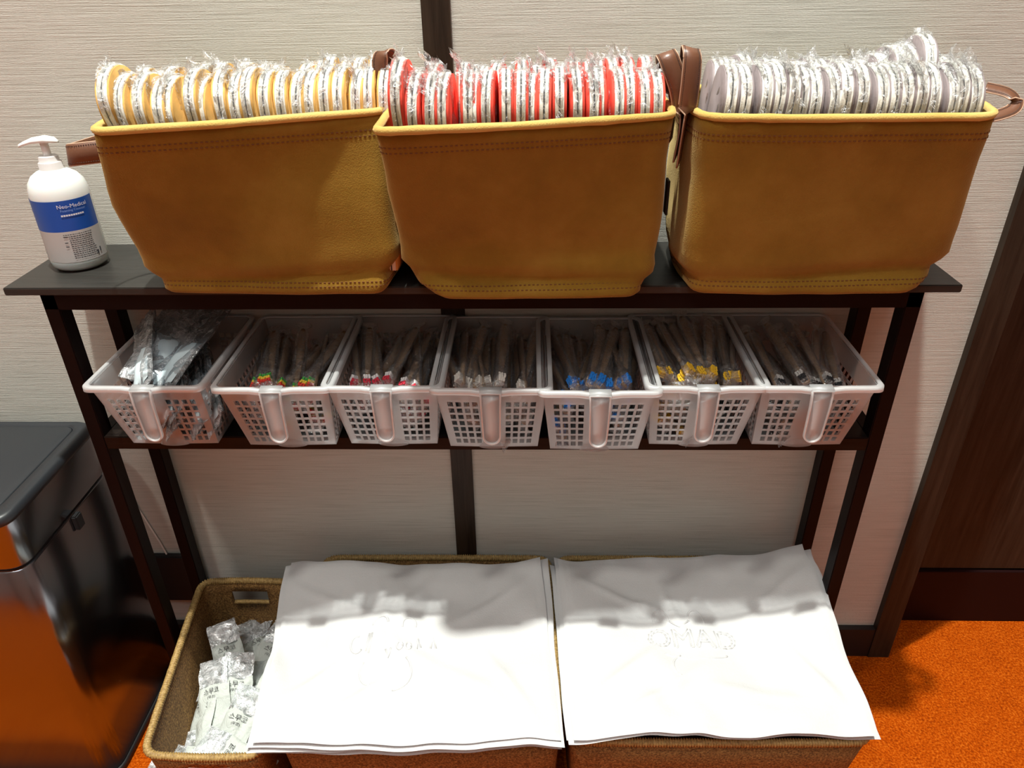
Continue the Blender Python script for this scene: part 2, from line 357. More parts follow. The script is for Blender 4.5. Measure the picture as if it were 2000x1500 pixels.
# ------------------------------------------------------------------ suede baskets
def lerp_levels(lv, z):
    for a, b in zip(lv, lv[1:]):
        if z <= b[0]+1e-9:
            t = (z-a[0])/(b[0]-a[0]); t = max(0, min(1, t)); return [Vector(p).lerp(Vector(q), t) for p, q in zip(a[1], b[1])]
    return [Vector(p) for p in lv[-1][1]]
def suede_basket(lv, label, seed, fold, rc=.024, straps=()):
    root = tag(empty('suede_basket', (0,0,0)), label, 'basket', 'tan suede baskets on the console table')
    zs = [.8512,.855,.861,.868,.876,.885,.895,.91,.93,.95,.97,.99,1.01,1.03,1.045,1.06]
    rings = []
    def ring(z, off=0.0, nudge=True):
        q = lerp_levels(lv, z)
        R = rquad(q, rc*(0.8 if z < .87 else 1), 14, 5, .004)
        c = sum(R, Vector((0,0)))/len(R); out = []
        for p in R:
            d = (p-c).normalized(); o_ = off
            if nudge:
                nn = noise.noise(Vector((p.x*7+seed, p.y*7, z*9)))
                o_ += nn*.0045 + .0022*noise.noise(Vector((p.x*22+seed, p.y*22, z*26)))
                if z < .90 and p.y < c.y:      # slumped fold above the bottom seam
                    k = math.exp(-((z-(.872+fold*(p.x-c.x)))/.007)**2)
                    o_ -= .0062*k; o_ += .003*math.exp(-((z-(.889+fold*(p.x-c.x)))/.008)**2)
            zz = z + (.0018*noise.noise(Vector((p.x*9+seed*3, p.y*9, 1))) if z > 1.05 else 0)
            out.append(Vector((p.x+d.x*o_, p.y+d.y*o_, zz)))
        return out
    rings = [ring(z) for z in zs]
    rings[0] = [Vector((p.x, p.y, .8512)) for p in ring(.8512, -.003)]
    inner = []
    for z in reversed(zs[2:]):
        inner.append([Vector((p.x, p.y, p.z)) for p in ring(z, -.005)])
    v, f = loft(rings+inner, True, True)
    body = mesh('body', v, f, MS, root)
    # raw suede edge
    top = rings[-1]; c = sum(top, Vector())/len(top)
    rp = [p + (c-p).normalized()*.002 for p in top]
    v, f = tubev(rp, lambda t: .0044+.0008*noise.noise(Vector((t*60, seed, 0))), 8, True)
    mesh('rolled_edge', v, f, MSR, root)['label'] = 'paler raw suede edge'
    # stitches
    V = []; F = []
    def stitchrow(z, step=.0052, ofs=.0):
        r = ring(z); n = len(r); L = 0
        for i in range(n):
            a, b = r[i], r[(i+1)%n]; ln = (b-a).length; dd = (b-a).normalized()
            while L < ln:
                p = a + dd*L; nrm = Vector((dd.y, -dd.x, 0)); u = Vector((0,0,1)); hw, hh, ht = .0013, .0006, .0005
                q = p + nrm*.0001
                base = len(V)
                for sx in (-1,1):
                    for sz in (-1,1):
                        for sn in (-1,1): V.append(q + dd*sx*hw + u*sz*hh + nrm*sn*ht)
                for fc in ((0,1,3,2),(4,6,7,5),(0,4,5,1),(2,3,7,6),(0,2,6,4),(1,5,7,3)): F.append(tuple(base+k for k in fc))
                L += step
            L -= ln
    for z in (1.042, 1.036, .8615, .8665): stitchrow(z)
    o = mesh('stitching', V, F, MST, root, False); o['kind'] = 'stuff'; o['label'] = 'dark brown stitching'
    for path, wd, w in straps:
        P = smoothpath(path, 8)
        v, f = ribbon(P, wd, w, .0022); s_ = mesh('strap', v, f, ML, root); s_['label'] = 'brown leather strap'
        V = []; F = []
        for side in (-1, 1):
            for i in range(1, len(P)-1):
                for h in (0, .5):
                    p = P[i].lerp(P[i+1], h); d_ = (P[i+1]-P[i-1]).normalized()
                    t_ = i/(len(P)-1); w_ = Vector(wd(t_) if callable(wd) else wd); w_ = (w_-d_*w_.dot(d_)).normalized(); n_ = d_.cross(w_)
                    for sn in (-1, 1):
                        q = p + w_*side*(w/2-.0022) + n_*sn*.0012; base = len(V)
                        for a_ in (-1,1):
                            for b_ in (-1,1): V.append(q + d_*a_*.0007 + w_*b_*.0004)
                        V.append(q + n_*sn*.0003); F += [(base,base+1,base+4),(base+1,base+3,base+4),(base+3,base+2,base+4),(base+2,base,base+4)]
        o = mesh('stitching', V, F, MLT, s_, False); o['kind'] = 'stuff'
        # pale cut edges of the strap
        for side in (-1, 1):
            E = []
            for i, p in enumerate(P):
                t_ = i/(len(P)-1); d_ = (P[min(i+1,len(P)-1)]-P[max(i-1,0)]).normalized(); w_ = Vector(wd(t_) if callable(wd) else wd); w_ = (w_-d_*w_.dot(d_)).normalized()
                E.append(p+w_*side*w/2)
            v, f = tubev(E, .0008, 5); mesh('strap_edge', v, f, MLE, s_)
    return root

LV = [(.851, [(-.385,-.184),(-.108,-.192),(-.103,-.020),(-.392,-.030)]),
      (.890, [(-.404,-.188),(-.092,-.186),(-.088,-.016),(-.414,-.030)]),
      (.970, [(-.402,-.222),(-.092,-.182),(-.086,-.014),(-.418,-.028)]),
      (1.06, [(-.374,-.268),(-.088,-.168),(-.080,-.014),(-.412,-.024)])]
LB = suede_basket(LV, 'tan suede basket of mustard-lined slippers, beside the soap bottle', 1.0, .04, .022,
    straps=[([(-.392,-.215,1.030),(-.424,-.222,1.028),(-.438,-.205,1.024),(-.440,-.175,1.022),(-.425,-.145,1.024),(-.405,-.135,1.026)], (.12,.1,1), .022),
            ([(-.083,-.120,1.015),(-.094,-.136,1.065),(-.098,-.140,1.104),(-.092,-.136,1.117),(-.084,-.122,1.104),(-.082,-.095,1.055),(-.083,-.08,1.02)], (1,-.15,.35), .017)])
MV = [(.851, [(-.040,-.206),(.200,-.205),(.216,-.022),(-.052,-.022)]),
      (.875, [(-.078,-.196),(.216,-.196),(.222,-.018),(-.080,-.018)]),
      (.906, [(-.087,-.198),(.220,-.188),(.226,-.016),(-.086,-.016)]),
      (1.06, [(-.083,-.280),(.224,-.212),(.226,-.016),(-.078,-.016)])]
MBk = suede_basket(MV, 'tan suede basket of red-lined slippers, in the middle of the console table', 2.3, -.05, .024,
    straps=[([(.2345,-.160,1.005),(.2355,-.172,1.045),(.230,-.176,1.078),(.218,-.175,1.106),(.2135,-.170,1.115),(.2135,-.160,1.114),(.219,-.150,1.095),(.230,-.142,1.055),(.231,-.138,1.02)], lambda t: (1,.08,.30) if .18 < t < .8 else (.35,1,.1), .0205)])
RV = [(.851, [(.262,-.192),(.532,-.196),(.566,-.035),(.256,-.045)]),
      (.880, [(.254,-.196),(.566,-.178),(.590,-.030),(.248,-.036)]),
      (.905, [(.250,-.200),(.570,-.182),(.592,-.028),(.246,-.030)]),
      (1.06, [(.250,-.222),(.548,-.230),(.585,-.024),(.244,-.024)])]
RB = suede_basket(RV, 'tan suede basket of grey-lined slippers, at the door end of the table', 4.1, .03, .030,
    straps=[([(.2375,-.166,1.000),(.2375,-.180,1.045),(.2385,-.184,1.080),(.2385,-.183,1.110),(.2375,-.176,1.120),(.2385,-.166,1.118),(.2395,-.158,1.095),(.240,-.150,1.055),(.240,-.146,1.02)], lambda t: (1,.1,-.26) if .18 < t < .8 else (.35,1,.1), .0195),
            ([(.552,-.192,1.052),(.566,-.192,1.055),(.581,-.188,1.060),(.586,-.180,1.067),(.580,-.170,1.074),(.562,-.160,1.078)], (.15,.9,.6), .014)])
o = boxm([(.2335,.2365,-.135,-.118,.930,.972)], 'size_tag', MBK, RB, .0005); o['label'] = 'small black tag on the side'

# ------------------------------------------------------------------ slippers in clear bags
H = .231
def outline(hw, h, inset=0.0, n=14):
    hw -= inset; pts = [(-hw*.86, 0), (-hw*.95, h*.3), (-hw, h*.6)]
    hc = h-inset-.036
    for k in range(n+1):
        a = PI - PI*k/n; pts.append((hw*math.cos(a), hc + .036*abs(math.sin(a))**.85))
    pts += [(hw, h*.6), (hw*.95, h*.3), (hw*.86, 0)]; return pts
def plate(x0, x1, pts, bev=.0006):
    cy = 0; rings = []
    for x, k in ((x0, -bev), (x0+(x1-x0)*.2, 0), (x0+(x1-x0)*.8, 0), (x1, -bev)):
        rings.append([Vector((x, y + (k if y < 0 else -k)*-1*-1, z + (k if z > .02 else 0))) for y, z in pts])
    return loft(rings, True, True)
def wrapper_mesh(seed, h=H):
    rings = []; n = 20; zs = [.150,.175,.192,.205,.215,.223,.229,.2325]
    for j, z in enumerate(zs):
        # half width follows the rounded slipper top
        k = 0 if z < h-.036 else min(1, (z-(h-.036))/.0385)
        hw = .0385*math.sqrt(max(.02, 1-k*k))+.001
        ring = []
        for i in range(n):
            a = 2*PI*i/n; x = .0078*math.copysign(abs(math.cos(a))**.6, math.cos(a)); y = hw*math.sin(a)
            nn = noise.noise(Vector((x*60+seed*9, y*70, z*60+seed)))
            q = 1+.10*nn; ring.append(Vector((x*(1+.25*nn), y*q-.0012*abs(nn), z+.0015*nn)))
        rings.append(ring)
    v, f = loft(rings, False, True)
    # crumpled free ends of the bag above the slipper
    R = random.Random(seed*13+5)
    for q in range(R.choice((1,2,2))):
        y0 = R.uniform(-.036,.004); m = 8; ln = R.uniform(.018,.036); hh = R.uniform(.010,.024); base = len(v); ang = R.uniform(-.8,.8)
        z0 = h - .036 + .0335*math.sqrt(max(0, 1-((y0+ln/2)/.037)**2))
        for a in range(m+1):
            t = a/m; yy = y0+ln*t
            for b in range(4):
                s = b/3; x = R.uniform(-.003,.003)*s*1.5 + math.sin(ang)*s*hh*.8
                v.append(Vector((x+R.uniform(-.001,.001), yy+(t-.5)*s*.008, z0 - .003 + s*hh*(.8+.3*R.random()+.25*math.sin(a*1.9+seed))*math.cos(ang))))
        for a in range(m):
            for b in range(3): f.append((base+a*4+b, base+(a+1)*4+b, base+(a+1)*4+b+1, base+a*4+b+1))
    return v, f
def slipper_proto(lining, name, ts, tl):
    root = empty('slipper_pair', (0, 0, -5))
    for s in (-1, 1):
        a, b = sorted((s*.0009, s*(.0009+ts))); v, f = plate(a, b, outline(.0365, H)); mesh('sole', v, f, MSO, root)
        a, b = sorted((s*(.0010+ts), s*(.0010+ts+tl))); v, f = plate(a, b, outline(.0365, H, .0012)); mesh('lining', v, f, lining, root)['label'] = name
    v, f = plate(-.0008, .0008, outline(.0365, H, .0010)); mesh('gap_shade', v, f, MSE, root)  # dark plate painted as the shade in the gap between the soles
    return root
wraps = [bpy.data.meshes.new('bag') for _ in range(9)]
for i, me in enumerate(wraps):
    v, f = wrapper_mesh(i+1); me.from_pydata([tuple(p) for p in v], [], f); me.validate(); me.update(); me.materials.append(MFI)
def fill_slippers(proto, xs, rimf, botf, what, where, end, tall, seed, rows=2, ybk=.124, lean=0.0):
    R = random.Random(seed); word = ['first','second','third','fourth','fifth','sixth','seventh','eighth','ninth','tenth','eleventh','twelfth','thirteenth','fourteenth','fifteenth','sixteenth','seventeenth','eighteenth','nineteenth']
    for row in range(rows):
        cntr = 0
        for i, x in enumerate(xs):
            if row == 1 and R.random() < .08 and (row, i) not in tall: continue
            o = dup(proto); fr = row == 0
            ya = rimf(x) + (.047 if fr else ybk) + R.uniform(-.002,.002); yb = (botf(x)+.045) if fr else ya + .012
            if not fr: ya = min(ya, -.046); yb = min(ya + .010, -.042)
            ztop = .872 + H + R.uniform(-.0045,.004)
            lab = '%s slippers in a clear bag, %s in the %s row from the %s' % (what, word[cntr], 'front' if fr else 'back', end); cntr += 1
            if (row, i) in tall:
                dz, lab = tall[(row, i)]; ztop += dz
            th = math.asin(max(-.6, min(.6, (yb-ya)/(H*.93)))) if fr else math.asin((yb-ya)/H)
            # top of the slipper sits at (ya, ztop); the foot swings back into the basket
            o.location = (x + (R.uniform(-.0008,.0008) if fr else .004+R.uniform(-.002,.002)), ya + math.sin(th)*H*.93, ztop - math.cos(th)*H)
            o.rotation_euler = (th, R.uniform(-.012,.012)+lean*(x-xs[len(xs)//2]), R.uniform(-.05,.05)+(0 if fr else R.uniform(-.08,.08)))
            tag(o, lab, 'slippers', '%s slippers' % what)
            b = bpy.data.objects.new('bag', wraps[R.randrange(len(wraps))]); C.objects.link(b); b.parent = o
            if R.random() < .5: b.scale = (1, -1, 1)
def lin(a, b, n): return [a+(b-a)*i/(n-1) for i in range(n)]
py_ = slipper_proto(MYL, 'mustard lining', .0042, .0022); pr_ = slipper_proto(MRL, 'bright red lining', .0038, .0027); pg_ = slipper_proto(MGL, 'grey-mauve lining', .0046, .0024)
fill_slippers(py_, lin(-.357,-.103,19), lambda x: -.264+.096*(x+.374)/.286, lambda x: -.180, 'mustard-lined', 'mustard slippers', 'soap bottle',
    {(0,0): (.010, 'tallest mustard-lined slipper pair in a clear bag, nearest the soap bottle')}, 11, lean=.35)
fill_slippers(pr_, lin(-.064,.209,19), lambda x: -.276+.066*(x+.083)/.307, lambda x: -.180, 'red-lined', 'red slippers', 'mustard-lined slippers',
    {(0,0): (.012, 'taller red-lined slipper pair in a clear bag, beside the mustard-lined slippers')}, 12, lean=-.25)
fill_slippers(pg_, lin(.269,.541,18), lambda x: -.221-.008*(x-.25)/.3, lambda x: -.172, 'grey-lined', 'grey slippers', 'crossed straps',
    {(1,13): (.008, 'grey-lined slipper pair in a clear bag, lowest of three poking up at the back'),
     (1,14): (.016, 'grey-lined slipper pair in a clear bag, middle of three poking up at the back'),
     (1,15): (.022, 'highest grey-lined slipper pair in a clear bag, at the back near the door')}, 13, lean=-.35)
for p in (py_, pr_, pg_):
    for ch in list(p.children): bpy.data.objects.remove(ch)
    bpy.data.objects.remove(p)

# ------------------------------------------------------------------ frosted plastic baskets
def basket_meshes():
    Hb = .1145; t = .0014
    def corner(u, z):   # plan at height z
        k = z/Hb; wb, wt = .0600, .0715; w = wb+(wt-wb)*k
        return w, -.178-.037*k*1.0, -.0120+.004*k     # half width, front y, back y
    V = []; F = []
    def panel(pt, us, vs, hole, nrm):
        """pt(u,v)->Vector, hole(i,j)->bool; builds both skins and the walls of every hole"""
        nu, nv = len(us), len(vs); base = len(V)
        for s in (0, 1):
            for j in range(nv):
                for i in range(nu): V.append(pt(us[i], vs[j]) - nrm*t*s)
        idx = lambda s, i, j: base + s*nu*nv + j*nu + i
        solid = lambda i, j: 0 <= i < nu-1 and 0 <= j < nv-1 and not hole(i, j)
        for j in range(nv-1):
            for i in range(nu-1):
                if not solid(i, j): continue
                F.append((idx(0,i,j), idx(0,i+1,j), idx(0,i+1,j+1), idx(0,i,j+1)))
                F.append((idx(1,i,j+1), idx(1,i+1,j+1), idx(1,i+1,j), idx(1,i,j)))
                if not solid(i-1, j): F.append((idx(0,i,j), idx(0,i,j+1), idx(1,i,j+1), idx(1,i,j)))
                if not solid(i+1, j): F.append((idx(0,i+1,j+1), idx(0,i+1,j), idx(1,i+1,j), idx(1,i+1,j+1)))
                if not solid(i, j-1): F.append((idx(0,i+1,j), idx(0,i,j), idx(1,i,j), idx(1,i+1,j)))
                if not solid(i, j+1): F.append((idx(0,i,j+1), idx(0,i+1,j+1), idx(1,i+1,j+1), idx(1,i,j+1)))
    def lines(a, b, n, bar):    # n holes between a and b with bars between
        out = [a]; p = (b-a)/n
        for i in range(n):
            out += [a+p*i+bar/2, a+p*(i+1)-bar/2]
        out.append(b); return out
    zl = [0, .004] + lines(.0055, .0905, 7, .0035)[1:-1] + [.0995, Hb]
    nz = len(zl)
    holez = lambda j: 2 <= j+1 and j % 2 == 0 and 2 <= j <= 2*7  # holes between pairs
    zi = [j for j in range(nz-1) if zl[j] >= .005 and zl[j+1] <= .0905 and (zl[j+1]-zl[j]) > .006]
    # front & back
    xl = [-1, -.86] + [-.86 + .022*0] ; 
    def band(a, b): 
        L = lines(a, b, 4, .05); return L[1:-1]
    xl = [-1] + band(-.86, -.24) + [-.2, 0, .2] + band(.24, .86) + [1]
    xi = [i for i in range(len(xl)-1) if (xl[i+1]-xl[i]) > .09 and .2 < abs((xl[i]+xl[i+1])/2) < .87]
    def ptf(u, z): w, yf, yb = corner(0, z); return Vector((u*w, yf - .0015*(1-u*u), z))
    panel(ptf, xl, zl, lambda i, j: i in xi and j in zi, Vector((0,-1,.1)))
    def ptb(u, z): w, yf, yb = corner(0, z); return Vector((-u*w, yb, z))
    panel(ptb, xl, zl, lambda i, j: i in xi and j in zi, Vector((0,1,0)))
    yl = [0] + lines(.03, .97, 15, .018)[1:-1] + [1]
    yi = [i for i in range(len(yl)-1) if (yl[i+1]-yl[i]) > .03 and .03 <= yl[i] <= .97 and .03 < (yl[i]+yl[i+1])/2 < .97]
    yi = [i for i in yi if i % 2 == 1]
    for s in (-1, 1):
        def pts(u, z, s=s):
            w, yf, yb = corner(0, z); u_ = u if s > 0 else 1-u
            return Vector((s*w, yf+(yb-yf)*u_, z))
        panel(pts, yl, zl, lambda i, j: i in yi and j in zi, Vector((s,0,0)))
    w, yf, yb = corner(0, 0)
    b = len(V)
    for z in (.0002, .0016):
        for x, y in ((-w, yf), (w, yf), (w, yb), (-w, yb)): V.append(Vector((x, y, z)))
    F.extend([(b+3,b+2,b+1,b),(b+4,b+5,b+6,b+7),(b,b+1,b+5,b+4),(b+1,b+2,b+6,b+5),(b+2,b+3,b+7,b+6),(b+3,b,b+4,b+7)])
    # curved foot lip at the middle of the front
    b = len(V); m = 12
    for k in range(m+1):
        a = PI*k/m; x = .021*math.cos(a); y = yf-.0006-.007*math.sin(a)
        V.append(Vector((x, y, .0004))); V.append(Vector((x*.9, yf-.0008-.004*math.sin(a), .016*math.sin(a)+.0006)))
    for k in range(m): F.append((b+2*k, b+2*k+1, b+2*k+3, b+2*k+2))
    F.append(tuple(b+2*k for k in range(m+1)))
    # rim
    w, yf, yb = corner(0, Hb)
    ring = rquad([(-w-.0015, yf-.003), (w+.0015, yf-.003), (w+.0015, yb+.001), (-w-.0015, yb+.001)], .012, 10, 5, 0)
    rings = []
    for dx, z in ((.0, Hb+.0015), (.0035, Hb+.0022), (.0055, Hb+.0008), (.0058, Hb-.0055), (.0044, Hb-.0058), (.0040, Hb-.0008), (0, Hb-.001), (-.0006, Hb+.0005)):
        c = Vector((0, (yf+yb)/2)); rr = []
        for p in ring:
            sx = math.copysign(1, p.x); sy = math.copysign(1, p.y-c.y)
            q = Vector((p.x*(1+dx/w), c.y+(p.y-c.y)*(1+dx/(.5*(yb-yf)))))
            dip = -.0028*math.exp(-(p.x/.020)**4) if (p.y < yf+.01) else 0
            rr.append(Vector((q.x, q.y, z+dip)))
        rings.append(rr)
    rings.append(rings[0]); rv, rf = loft(rings, False, False)
    # lugs under the rim at the sides
    # handle: tongue hanging in front, rounded lower end with raised edge
    hv = []; hf = []
    y0 = yf-.0085; zt = Hb-.001; L = .082; hw = .0140
    prof = [(-hw*.95, zt)]
    outl = []
    for k in range(9): outl.append((-hw*(1-.14*k/8), zt-(L-hw)*k/8))
    for k in range(1, 12):
        a = PI + PI*k/12; outl.append((hw*.86*math.cos(a), zt-(L-hw)+hw*.86*math.sin(a)*1.0))
    for k in range(8, -1, -1): outl.append((hw*(1-.14*k/8), zt-(L-hw)*k/8))
    def hy(z): t_ = (zt-z)/L; return y0-.004*math.sin(min(1, t_*3)*PI/2)+.006*t_
    cz = zt-L*.5; layers = []
    for inset, dy in ((.0,-.0),(.0006,-.0035),(.0022,-.0035),(.0030,-.0008)):
        row = []
        for x, z in outl:
            sx = x*(1-inset/hw); sz = z + (cz-z)*inset/(L*.5)
            row.append(Vector((sx, hy(z)+dy, sz)))
        layers.append(row)
    back = [Vector((p.x, p.y+.0012, p.z)) for p in layers[0]]
    allr = [back]+layers; n_ = len(outl)
    for r_ in allr: hv += r_
    for j in range(len(allr)-1):
        for i in range(n_): hf.append((j*n_+i, (j+1)*n_+i, (j+1)*n_+(i+1)%n_, j*n_+(i+1)%n_))
    hf.append(tuple(range((len(allr)-1)*n_, len(allr)*n_))); hf.append(tuple(reversed(range(n_))))
    # neck joining handle to rim
    b = len(hv)
    for x in (-hw, hw):
        for y, z in ((y0-.002, zt+.0005), (yf+.001, zt+.0022), (yf+.001, zt-.001), (y0+.001, zt-.004)): hv.append(Vector((x, y, z)))
    hf += [(b,b+1,b+5,b+4),(b+1,b+2,b+6,b+5),(b+2,b+3,b+7,b+6),(b+3,b,b+4,b+7),(b,b+3,b+2,b+1),(b+4,b+5,b+6,b+7)]
    return (V, F), (rv, rf), (hv, hf)
PB, PR, PH = basket_meshes()
pb = empty('plastic_basket', (0,0,0))
bo = mesh('body', PB[0], PB[1], MPL, pb, False)
mesh('rim', PR[0], PR[1], MPR, pb); mesh('handle', PH[0], PH[1], MPR, pb)
lugs = boxm([(s*.0715-.0012+(.002*s), s*.0715+.0012+(.002*s), y, y+.014, .096, .109) for s in (-1,1) for y in (-.200,-.030)], 'side_lug', MPR, pb, .0004)
BX = [(-.4275,0,0),(-.2625,-.003,.010),(-.1200,0,0),(.0190,-.006,.0),(.1560,-.012,.0),(.2925,0,0),(.4330,0,-.0)]
what = ['bagged grey sachets','rainbow-bristled toothbrushes','red and white toothbrushes','white toothbrushes','blue toothbrushes','yellow toothbrushes','black toothbrushes']
pbs = []
for i, (x, dy, rz) in enumerate(BX):
    o = pb if i == 0 else dup(pb)
    o.location = (x, dy, .6217); o.rotation_euler = (0,0,rz)
    tag(o, 'frosted plastic basket with a front handle, holding %s' % what[i], 'basket', 'frosted plastic baskets on the lower shelf'); pbs.append(o)

# toothbrushes
def brush_proto(bmats, stripes):
    root = empty('toothbrush', (0,0,-5))
    L = .165; pts = []
    prof = [(0,.0050),(.003,.0060),(.022,.0060),(.027,.0040),(.040,.0036),(.07,.0052),(.12,.0060),(.158,.0056),(L,.0030)]
    rings = []
    for y, w in prof: rings.append([Vector((w*.8, y, .0023)), Vector((w, y, 0)), Vector((w*.8, y, -.0023)), Vector((-w*.8, y, -.0023)), Vector((-w, y, 0)), Vector((-w*.8, y, .0023))])
    v, f = loft(rings, True, True); mesh('handle', v, f, MBW, root)
    V = []; F = []; MI = []
    for a in range(6):
        for b in range(3):
            cx = (b-1)*.0034; cy = .0035+a*.0034; base = len(V); lean = random.uniform(-.001,.001)
            for k, (z, r) in enumerate(((.002,.0013),(.0115,.0018))):
                for q in range(6): V.append((cx+r*math.cos(q*PI/3)+lean*k, cy+r*math.sin(q*PI/3), z))
            for q in range(6): F.append((base+q, base+(q+1)%6, base+6+(q+1)%6, base+6+q)); MI.append(min(len(bmats)-1, a*len(bmats)//6))
            F.append(tuple(base+6+q for q in range(6))); MI.append(min(len(bmats)-1, a*len(bmats)//6))
    o = mesh('bristles', V, F, bmats, root, False); o['label'] = stripes + ' bristles'
    for p, m in zip(o.data.polygons, MI): p.material_index = m
    # cellophane sleeve
    rings = []
    for j, y in enumerate([-.016,-.010,-.004,.002,.012,.024,.034,.06,.09,.12,.15,.168,.174,.182]):
        k = .35 if j in (2, 11) else 1
        w = (.0105 if j > 2 else .009)*(1 if j not in (2,11) else .9); h = .0068 if 3 <= j <= 6 else .0042
        if j < 2 or j > 11: h = .0012; w = .0125
        if j == 2 or j == 11: h = .0016; w = .006
        ring = []
        for q in range(10):
            a = 2*PI*q/10; nn = noise.noise(Vector((q*1.7, j*1.3, len(stripes))))
            ring.append(Vector((w*math.cos(a)*(1+.15*nn), y+.002*nn, (.004 if 3 <= j <= 6 else 0)+h*math.sin(a)*(1+.3*nn)+.001*nn)))
        rings.append(ring)
    v, f = loft(rings, False, False); mesh('cellophane_sleeve', v, f, MFC, root)
    return root
def bm_(n, c): return mat(n, c, .55)
BR = [([bm_('bristle_red', (.75,.05,.03)), bm_('bristle_yellow', (.85,.6,.06)), bm_('bristle_green', (.06,.35,.06))], 'red yellow and green'),
      ([bm_('bristle_crimson', (.65,.03,.06)), bm_('bristle_white', (.8,.75,.75))], 'red and white'),
      ([bm_('bristle_cream', (.72,.66,.60))], 'white'), ([bm_('bristle_blue', (.02,.22,.72))], 'blue'),
      ([bm_('bristle_gold', (.85,.50,.03))], 'yellow'), ([bm_('bristle_black', (.02,.02,.022)), bm_('bristle_ash', (.5,.48,.46))], 'black')]
names = ['rainbow-bristled','red-and-white-bristled','white-bristled','blue-bristled','yellow-bristled','black-bristled']
pos = ['second plastic basket from the bin','third plastic basket from the bin','middle plastic basket','third plastic basket from the door','second plastic basket from the door','plastic basket nearest the door']
cnt = [26, 26, 30, 30, 38, 24]
for bi in range(6):
    pr = brush_proto(*BR[bi]); R = random.Random(40+bi); cx, dy, rz = BX[bi+1]
    n = cnt[bi]
    for k in range(n):
        lay = (k/(n-1))**.55                # 0 bottom ... 1 top
        x = cx + R.uniform(-.046,.046)
        y = -.180 + dy + R.uniform(.0,.014) + R.uniform(.2,1)*.062*lay + (.018*lay if bi == 4 else 0)
        z = .634 + lay*(.078 if bi not in (4,) else .092) + R.uniform(-.004,.004)
        up = .14 + (1-lay)*.30 + R.uniform(-.07,.07)
        if k % 3 == 0: up *= .75
        yaw = -(x-cx)*R.uniform(2.0,5.0) + R.uniform(-.26,.26)
        # keep handle ends inside the basket width
        xe = x - math.sin(yaw)*.14
        if abs(xe-cx) > .052: yaw *= .5
        up = min(up, math.asin(max(0, min(.95, (.800-z)/.15))))
        yend = y + math.cos(up)*.155
        if yend > -.020: y -= (yend+.020)
        y = max(y, -.186+dy)
        o = dup(pr); o.location = (x, y, z); o.scale = (.92, .84, .92); o.rotation_euler = (up, R.uniform(-1.3,1.3), yaw)
        tag(o, 'bamboo toothbrush, %s and cellophane-wrapped, in the %s' % (names[bi], pos[bi]), 'toothbrush', '%s toothbrushes' % names[bi])
    for ch in list(pr.children): bpy.data.objects.remove(ch)
    bpy.data.objects.remove(pr)

# pillow pouch used for sachets and packets
def pouch(w, l, h, seed, nx=12, ny=18, edge=.004, cr=.0035, flat=.0):
    V = []; F = []
    for s in (1, -1):
        for j in range(ny+1):
            for i in range(nx+1):
                u = i/nx*2-1; v = j/ny*2-1
                e = min(1, (1-abs(u))*w/2/edge)*min(1, (1-abs(v))*l/2/(edge*1.5)); e = max(0, e)**.6
                k = (max(0, 1-u*u)**.5)*(max(0, 1-(v+flat*.3)**4)**.5)
                a = noise.noise(Vector((u*2.2+seed, v*2.5, s*.7)))+.5*noise.noise(Vector((u*5+seed, v*6, s+3)))+.25*noise.noise(Vector((u*11+seed, v*13, s+3)))
                b = noise.noise(Vector((u*1.1+seed*2, v*1.1, 9)))
                V.append(Vector((u*w/2*(1-.05*abs(v)**3)+.002*a, v*l/2+.0015*a, s*e*h/2*k + cr*a*(.4+.6*e) + b*.006)))
    n = (nx+1)*(ny+1)
    for s in (0, 1):
        for j in range(ny):
            for i in range(nx):
                q = [s*n+j*(nx+1)+i, s*n+j*(nx+1)+i+1, s*n+(j+1)*(nx+1)+i+1, s*n+(j+1)*(nx+1)+i]
                F.append(tuple(q if s == 0 else q[::-1]))
    return V, F
# grey sachets in the first plastic basket
MSC = mat('pale_blue_inner', (.62,.72,.76), .6)
spr = []
for k in range(4):
    r = empty('sachet', (0,0,-5)); v, f = pouch(.060, .185, .012, k*3.1, cr=.006); mesh('film', v, f, MFG if k % 2 else MFW, r)
    v, f = pouch(.042, .075, .012, k*5.3+1, 8, 10); v = [Vector((p.x, p.y-.048, p.z+.001)) for p in v]; mesh('folded_content', v, f, MSC, r); spr.append(r)
R = random.Random(5)
for k in range(15):
    o = spr[k] if k < 4 else dup(spr[k % 4]); t = k/14
    o.location = (-.468+.072*t + R.uniform(-.004,.004), -.108+R.uniform(-.010,.006), .682+.014*math.sin(t*3)+R.uniform(-.006,.006))
    o.rotation_euler = (.32+.25*R.random(), R.uniform(.8,1.45)*(-1), R.uniform(-.12,.08)-.1*(t-.5))
    tag(o, 'clear sachet with pale blue content, standing in the basket nearest the bin', 'sachet', 'sachets standing in the plastic basket nearest the bin')
for k, (x, y, z, rx, ry, rz, lab) in enumerate([(-.400,-.100,.745,.36,-.30,-.42,'grey film sachet lying on top of the others, slanting towards the table middle'),
        (-.440,-.088,.752,.42,.25,-.12,'uppermost grey film sachet, reaching up under the table top'),
        (-.468,-.120,.738,.30,-.9,.10,'grey film sachet against the bin side of its plastic basket')]):
    o = dup(spr[1+2*(k % 2)]); o.location = (x, y, z); o.rotation_euler = (rx, ry, rz); tag(o, lab, 'sachet')

